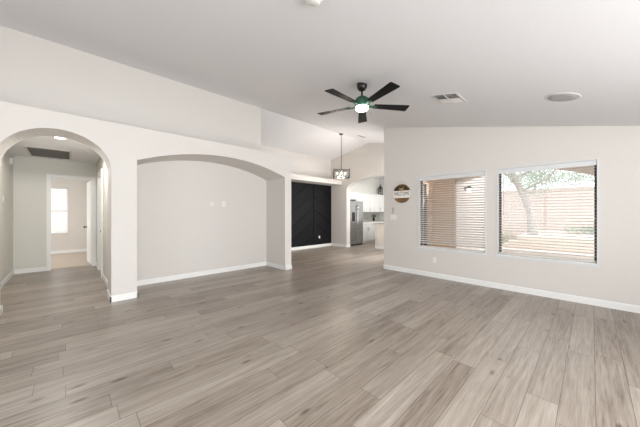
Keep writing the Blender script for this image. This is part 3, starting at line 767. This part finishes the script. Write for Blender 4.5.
yw = 5.76 * H; yu = 5.48 * H; yb_ = 5.27 * H
zu0, zu1 = 1.05 * H, 1.68 * H
cabinet('upper_cabinet', 6.92 * H, 7.43 * H, zu0, zu1, yu, yw - .002, 'white upper cabinet right beside the fridge', 'white upper kitchen cabinets')
cabinet('upper_cabinet', 7.43 * H, 8.02 * H, zu0, zu1, yu, yw - .002, 'white upper cabinet in the middle of the kitchen wall over the plant', 'white upper kitchen cabinets')
cabinet('upper_cabinet', 8.02 * H, 8.7 * H, zu0, zu1, yu, yw - .002, 'white upper cabinet under the black lantern', 'white upper kitchen cabinets')
cabinet('upper_cabinet', 6.14 * H, 6.92 * H, 1.45 * H, zu1, yu - .15, yw - .002, 'short white cabinet above the fridge', 'white upper kitchen cabinets')
cabinet('base_cabinet', 6.94 * H, 7.70 * H, 0, .705 * H, yb_, yw - .002, 'white base cabinet right of the fridge', 'white base kitchen cabinets', True)
cabinet('base_cabinet', 7.70 * H, 8.7 * H, 0, .705 * H, yb_, yw - .002, 'white base cabinet behind the island end', 'white base kitchen cabinets', True)
MB().box(6.93 * H, 8.74 * H, yb_ - .03, yw - .002, .706 * H, .706 * H + .035, .003).build('countertop', M['counter'], org=(9.9, yw, .9))
tag(bpy.data.objects['countertop'], 'grey countertop on the white cabinets beside the fridge', 'countertop')
struct('trim_backsplash', MB().box(6.93 * H, 8.74 * H, yw - .008, yw, .74 * H, zu0), M['splash'], 'grey tiled backsplash between counter and cabinets', 'backsplash')
# fridge
x0, x1, yf, yk, zt = 6.17 * H, 6.84 * H, 5.1 * H, 5.72 * H, 1.385 * H
r = thing('refrigerator', ((x0 + x1) / 2, yk, 0), 'stainless side-by-side refrigerator with a dark dispenser', 'refrigerator')
MB().box(x0 + .01, x1 - .01, yf + .07, yk, .03, zt - .01, .004).box(x0 + .03, x1 - .03, yf + .1, yk - .05, 0, .03).build('body', M['steel_d'], r)
xs = 6.51 * H
for k, (a, b) in enumerate(((x0, xs), (xs, x1))):
    dd = MB().box(a + .004, b - .004, yf, yf + .065, .06, zt, .012).build('door', M['steel'], r)
    hx = xs + (-.04 if k == 0 else .04)
    q = MB().tube([(hx, yf - .001, .62), (hx, yf - .05, .66), (hx, yf - .055, 1.0), (hx, yf - .055, 1.35), (hx, yf - .05, 1.56), (hx, yf - .001, 1.6)], .011, 10)
    q.build('handle', M['chrome'], dd)
    if k == 0:
        xc = 6.345 * H
        MB().box(xc - .09, xc + .09, yf - .006, yf + .002, .96, 1.32, .003).build('water_dispenser', M['darkglass'], dd)
MB().box(x0 + .02, x1 - .02, yf + .02, yf + .07, .0, .055).build('kick_grille', M['black'], r)
# island
x0, x1, y0, y1, zt = 6.32 * H, 8.0 * H, 2.75 * H, 4.29 * H, .70 * H
r = thing('kitchen_island', ((x0 + x1) / 2, (y0 + y1) / 2, 0), 'cream panelled kitchen island end seen past the window wall corner', 'kitchen island')
MB().box(x0, x1, y0, y1, .09, zt).box(x0 + .05, x1 - .05, y0 + .05, y1 - .05, 0, .09).build('body', M['islandp'], r)
MB().box(x0 - .05, x1 + .05, y0 - .05, y1 + .06, zt, zt + .04, .004).build('worktop', M['counter'], r)
for k in range(3):
    a = y0 + .05 + k * (y1 - y0 - .1) / 3; b = a + (y1 - y0 - .1) / 3 - .03
    MB().prism(rect(a, b, .14, zt - .05), x0 - .014, x0, 'yz', holes=[rect(a + .06, b - .06, .2, zt - .11)]).build('side_panel', M['islandp'], r)
MB().box(x0 - .012, x0 + .0, y0, y1, .0, .10).box(x0, x1, y1, y1 + .012, 0, .1).build('base_trim', M['trim'], r)
# lantern on the cabinets
lx, ly, lz = 8.6 * H, 5.60 * H, zu1 + .001
r = thing('decorative_lantern', (lx, ly, lz), 'black lantern with a candle on top of the white kitchen cabinets', 'lantern')
q = MB().box(lx - .088, lx + .088, ly - .088, ly + .088, lz, lz + .035)
for a in (-1, 1):
    for b in (-1, 1): q.box(lx + a * .072 - .012, lx + a * .072 + .012, ly + b * .072 - .012, ly + b * .072 + .012, lz + .03, lz + .36)
q.box(lx - .085, lx + .085, ly - .085, ly + .085, lz + .35, lz + .37)
q.build('frame', M['black'], r)
MB().lathe([(.12, .37), (.05, .44), (.04, .46), (.04, .49), (.012, .51)], (lx, ly, lz), 4, smooth=False).build('roof', M['black'], r)
q = MB().tube([(lx + .04 * math.cos(t), ly, lz + .54 + .04 * math.sin(t)) for t in [k * PI / 8 for k in range(17)]], .005, 6); q.build('ring_handle', M['black'], r)
for (a, b) in ((0, -1), (0, 1), (-1, 0), (1, 0)):
    q = MB().box(lx + a * .072 - (.001 if a else .062), lx + a * .072 + (.001 if a else .062), ly + b * .072 - (.001 if b else .062), ly + b * .072 + (.001 if b else .062), lz + .035, lz + .35)
    q.build('glass_pane', M['seeded'], r)
MB().lathe([(.035, .036), (.035, .17), (.005, .175)], (lx, ly, lz), 18).build('candle', M['candle'], r)
# plant on the counter
px, py, pz = 7.98 * H, 5.48 * H, .706 * H + .036
r = thing('potted_plant', (px, py, pz), 'small dark leafy plant in a black vase on the kitchen counter', 'plant')
MB().lathe([(.04, 0), (.055, .03), (.06, .09), (.045, .14), (.05, .15)], (px, py, pz), 20).build('vase', M['black'], r)
random.seed(5); q = MB()
for k in range(26):
    a = random.uniform(0, 2 * PI); e = random.uniform(.3, 1.2); L = random.uniform(.15, .27)
    d = Vector((math.cos(a) * math.cos(e), math.sin(a) * math.cos(e), math.sin(e))); b0 = Vector((px, py, pz + .14)); s = d.cross(Vector((0, 0, 1))).normalized() * .022
    q.add([b0, b0 + d * L * .5 + s, b0 + d * L + Vector((0, 0, -.02)), b0 + d * L * .5 - s], [[0, 1, 2, 3]])
q.build('leaves', M['plantleaf'], r)

# ------------------------------------------------------------------ outside
struct('ground', MB().box(U_WIN2 - .4, 40, -25, 30, -.25, -.12), M['gravel'], 'pale desert gravel garden', 'ground')
struct('patio', MB().box(U_WIN2, 9.4 * H, -9, V_END - .18, -.12, -.04), M['patio'], 'pale concrete patio beyond the windows', 'patio')
# arched patio beam, pillar and roof
ub = 5.9 * H
arch = [(2.0 * H - .01 - k * (2.04 * H) / 20, (1.83 - .22 * (abs((2.0 - k * 2.04 / 20) - 1.0) / 1.04) ** 2) * H) for k in range(21)]
m = MB().prism([(2.0 * H - .01, 2.15 * H), (-2.6 * H, 2.15 * H), (-2.6 * H, 1.6 * H), (-.34 * H, 1.6 * H)] + [(-.04 * H - .0, 1.61 * H)] + arch[::-1][1:], ub - .04, ub + .3, 'yz')
struct('patio_beam', m, M['stucco'], 'arched stucco beam of the covered patio, lightened against its shade', 'beam')  # lighter stucco makes up for the shade on its house side
struct('patio_pillar', MB().box(ub - .04, ub + .3, -.36 * H, -.05 * H - .02, -.12, 1.6 * H), M['stucco_shade'], 'square tan patio pillar', 'pillar')
struct('patio_roof', MB().box(U_WIN2, ub - .04, -2.6 * H, V_END - .18, 2.05 * H, 2.15 * H), M['stucco'])
# retaining wall with steps, raised bed, block wall
struct('garden_retaining_wall', MB().box(9.7 * H, 9.7 * H + .25, -8, 1.545 * H, -.13, .34 * H).box(9.7 * H + .25, 12 * H, 1.545 * H - .25, 1.545 * H, -.13, .34 * H)
       .box(9.7 * H, 9.7 * H + .6, 1.55 * H, 1.77 * H, -.13, .17 * H).box(9.7 * H - .0, 9.7 * H + .6, 1.77 * H, 1.92 * H, -.13, .05 * H), M['retain'], 'low cream block retaining wall stepping down at its left end', 'retaining wall')
struct('garden_bed', MB().prism([(9.7 * H + .26, -.12), (12 * H - .01, -.12), (12 * H - .01, .45 * H), (9.7 * H + .26, .32 * H)], -8, 1.545 * H - .26, 'xz'), M['gravel'])
struct('garden_block_wall', MB().box(12 * H, 12 * H + .2, -9, 14, -.13, 1.80 * H).box(12 * H - .02, 12 * H + .22, -9, 14, 1.80 * H, 1.86 * H), M['block'], 'pinkish block garden wall behind the tree', 'garden wall')
# porch lamp on the wing wall
lx, lz = 6.4 * H, 1.56 * H; ly = KV - .04
r = thing('porch_lantern', (lx, ly, lz), 'lit outdoor wall lantern seen through the left window', 'wall lamp')
MB().lathe([(.045, 0), (.045, -.02), (.02, -.03)], (lx, ly, lz), 18, 'y').tube([(lx, ly - .01, lz), (lx, ly - .07, lz + .06), (lx, ly - .12, lz + .05)], .008, 8).build('bracket', M['bronze'], r)
MB().lathe([(.025, -.16), (.048, -.14), (.053, -.07), (.04, -.02), (.02, 0)], (lx, ly - .12, lz + .03), 20).build('glass_shade', M['porch_on'], r)
MB().lathe([(.075, -.03), (.05, .01), (.015, .035), (.004, .06)], (lx, ly - .12, lz + .03), 20).build('cap', M['bronze'], r)
# tree
def leaves(mb, c, rad, n, size, flat=1.0):
    for _ in range(n):
        while True:
            p = Vector([random.uniform(-1, 1) for _ in range(3)])
            if .2 < p.length < 1: break
        p = Vector((p.x * rad, p.y * rad, p.z * rad * flat)) + Vector(c)
        d = Vector([random.gauss(0, 1) for _ in range(3)]).normalized(); s = d.orthogonal().normalized() * size * .3
        mb.add([p, p + d * size * .5 + s, p + d * size, p + d * size * .5 - s], [[0, 1, 2, 3]])
random.seed(11)
tu = 10.3 * H
r = thing('garden_tree', (tu, 1.27 * H, .38 * H), 'leaning grey-barked tree in the raised bed before the block wall', 'tree')
T0 = [(tu, 1.25 * H, .30 * H), (tu, 1.27 * H, .6 * H), (tu, 1.30 * H, .95 * H), (tu, 1.39 * H, 1.3 * H), (tu + .05, 1.54 * H, 1.7 * H), (tu + .1, 1.72 * H, 2.15 * H), (tu + .2, 1.9 * H, 2.7 * H)]
MB().tube(T0, [.18, .145, .13, .12, .11, .09, .055], 14).build('trunk', M['bark'], r)
tips = []
for (i, dv, du, dz) in ((1, .28, .2, 1.5), (4, -1.3, -.3, 1.1), (4, .6, .5, 1.3), (5, -1.2, .6, 1.0), (5, .9, -.4, .9)):
    s = Vector(T0[i]); e = s + Vector((du, dv, dz)); mdl = (s + e) / 2 + Vector((0, dv * .15, -.1))
    MB().tube([s, mdl, e], [.045, .032, .012], 8).build('branch', M['bark'], r); tips.append(e)
q = MB()
for e in tips + [Vector(T0[-1])]:
    for k in range(3):
        leaves(q, e + Vector((random.uniform(-.5, .5), random.uniform(-.6, .6), random.uniform(-.1, .5))), .55, 190, .085, .6)
for k in range(16): leaves(q, (tu + random.uniform(-.3, .9), random.uniform(-3.2, 2.8), 1.95 * H + random.uniform(.0, .8)), .6, 150, .08, .5)
q.build('foliage', M['leaf'], r)
for k, (u, v, zz, rr) in enumerate(((15.5, 7.5, 2.2, 1.5), (17, 2.2, 2.4, 1.5), (16.2, -3.2, 2.3, 1.5))):
    r = thing('distant_tree', (u * 1.12, v, -.12), ['pale tree beyond the block wall at the left of the garden view', 'pale tree beyond the block wall behind the leaning trunk', 'pale tree beyond the block wall at the right of the garden view'][k], 'tree', 'trees beyond the block wall')
    MB().tube([(u * 1.12, v, -.12), (u * 1.12 + .1, v + .1, 1.4), (u * 1.12, v, zz + .5)], [.15, .12, .05], 10).build('trunk', M['bark'], r)
    q = MB()
    for j in range(14): leaves(q, (u * 1.12 + random.uniform(-.8, .8), v + random.uniform(-1.7, 1.7), zz + random.uniform(-.3, 1.3)), .8, 200, .12, .6)
    q.build('foliage', M['leaf'], r)
def shrub(u, v, z, w, hh, label):
    r = thing('garden_shrub', (u, v, z), label, 'shrub', 'sage shrubs in the garden')
    q = MB()
    for k in range(7): q.tube([(u, v, z), (u + random.uniform(-.5, .5) * w, v + random.uniform(-.5, .5) * w, z + hh * .7)], .008, 5)
    q.build('stems', M['bark'], r)
    q = MB()
    for k in range(6): leaves(q, (u + random.uniform(-.3, .3) * w, v + random.uniform(-.35, .35) * w, z + hh * .5), hh * .55, 110, .05, .8)
    q.build('foliage', M['leaf2'], r)
shrub(10.9 * H, .22 * H, .38 * H, .95, .34, 'low sage shrub in the raised bed right of the tree')
shrub(10.6 * H, 2.1 * H, -.12, .7, .75, 'sage shrub on the gravel left of the steps')
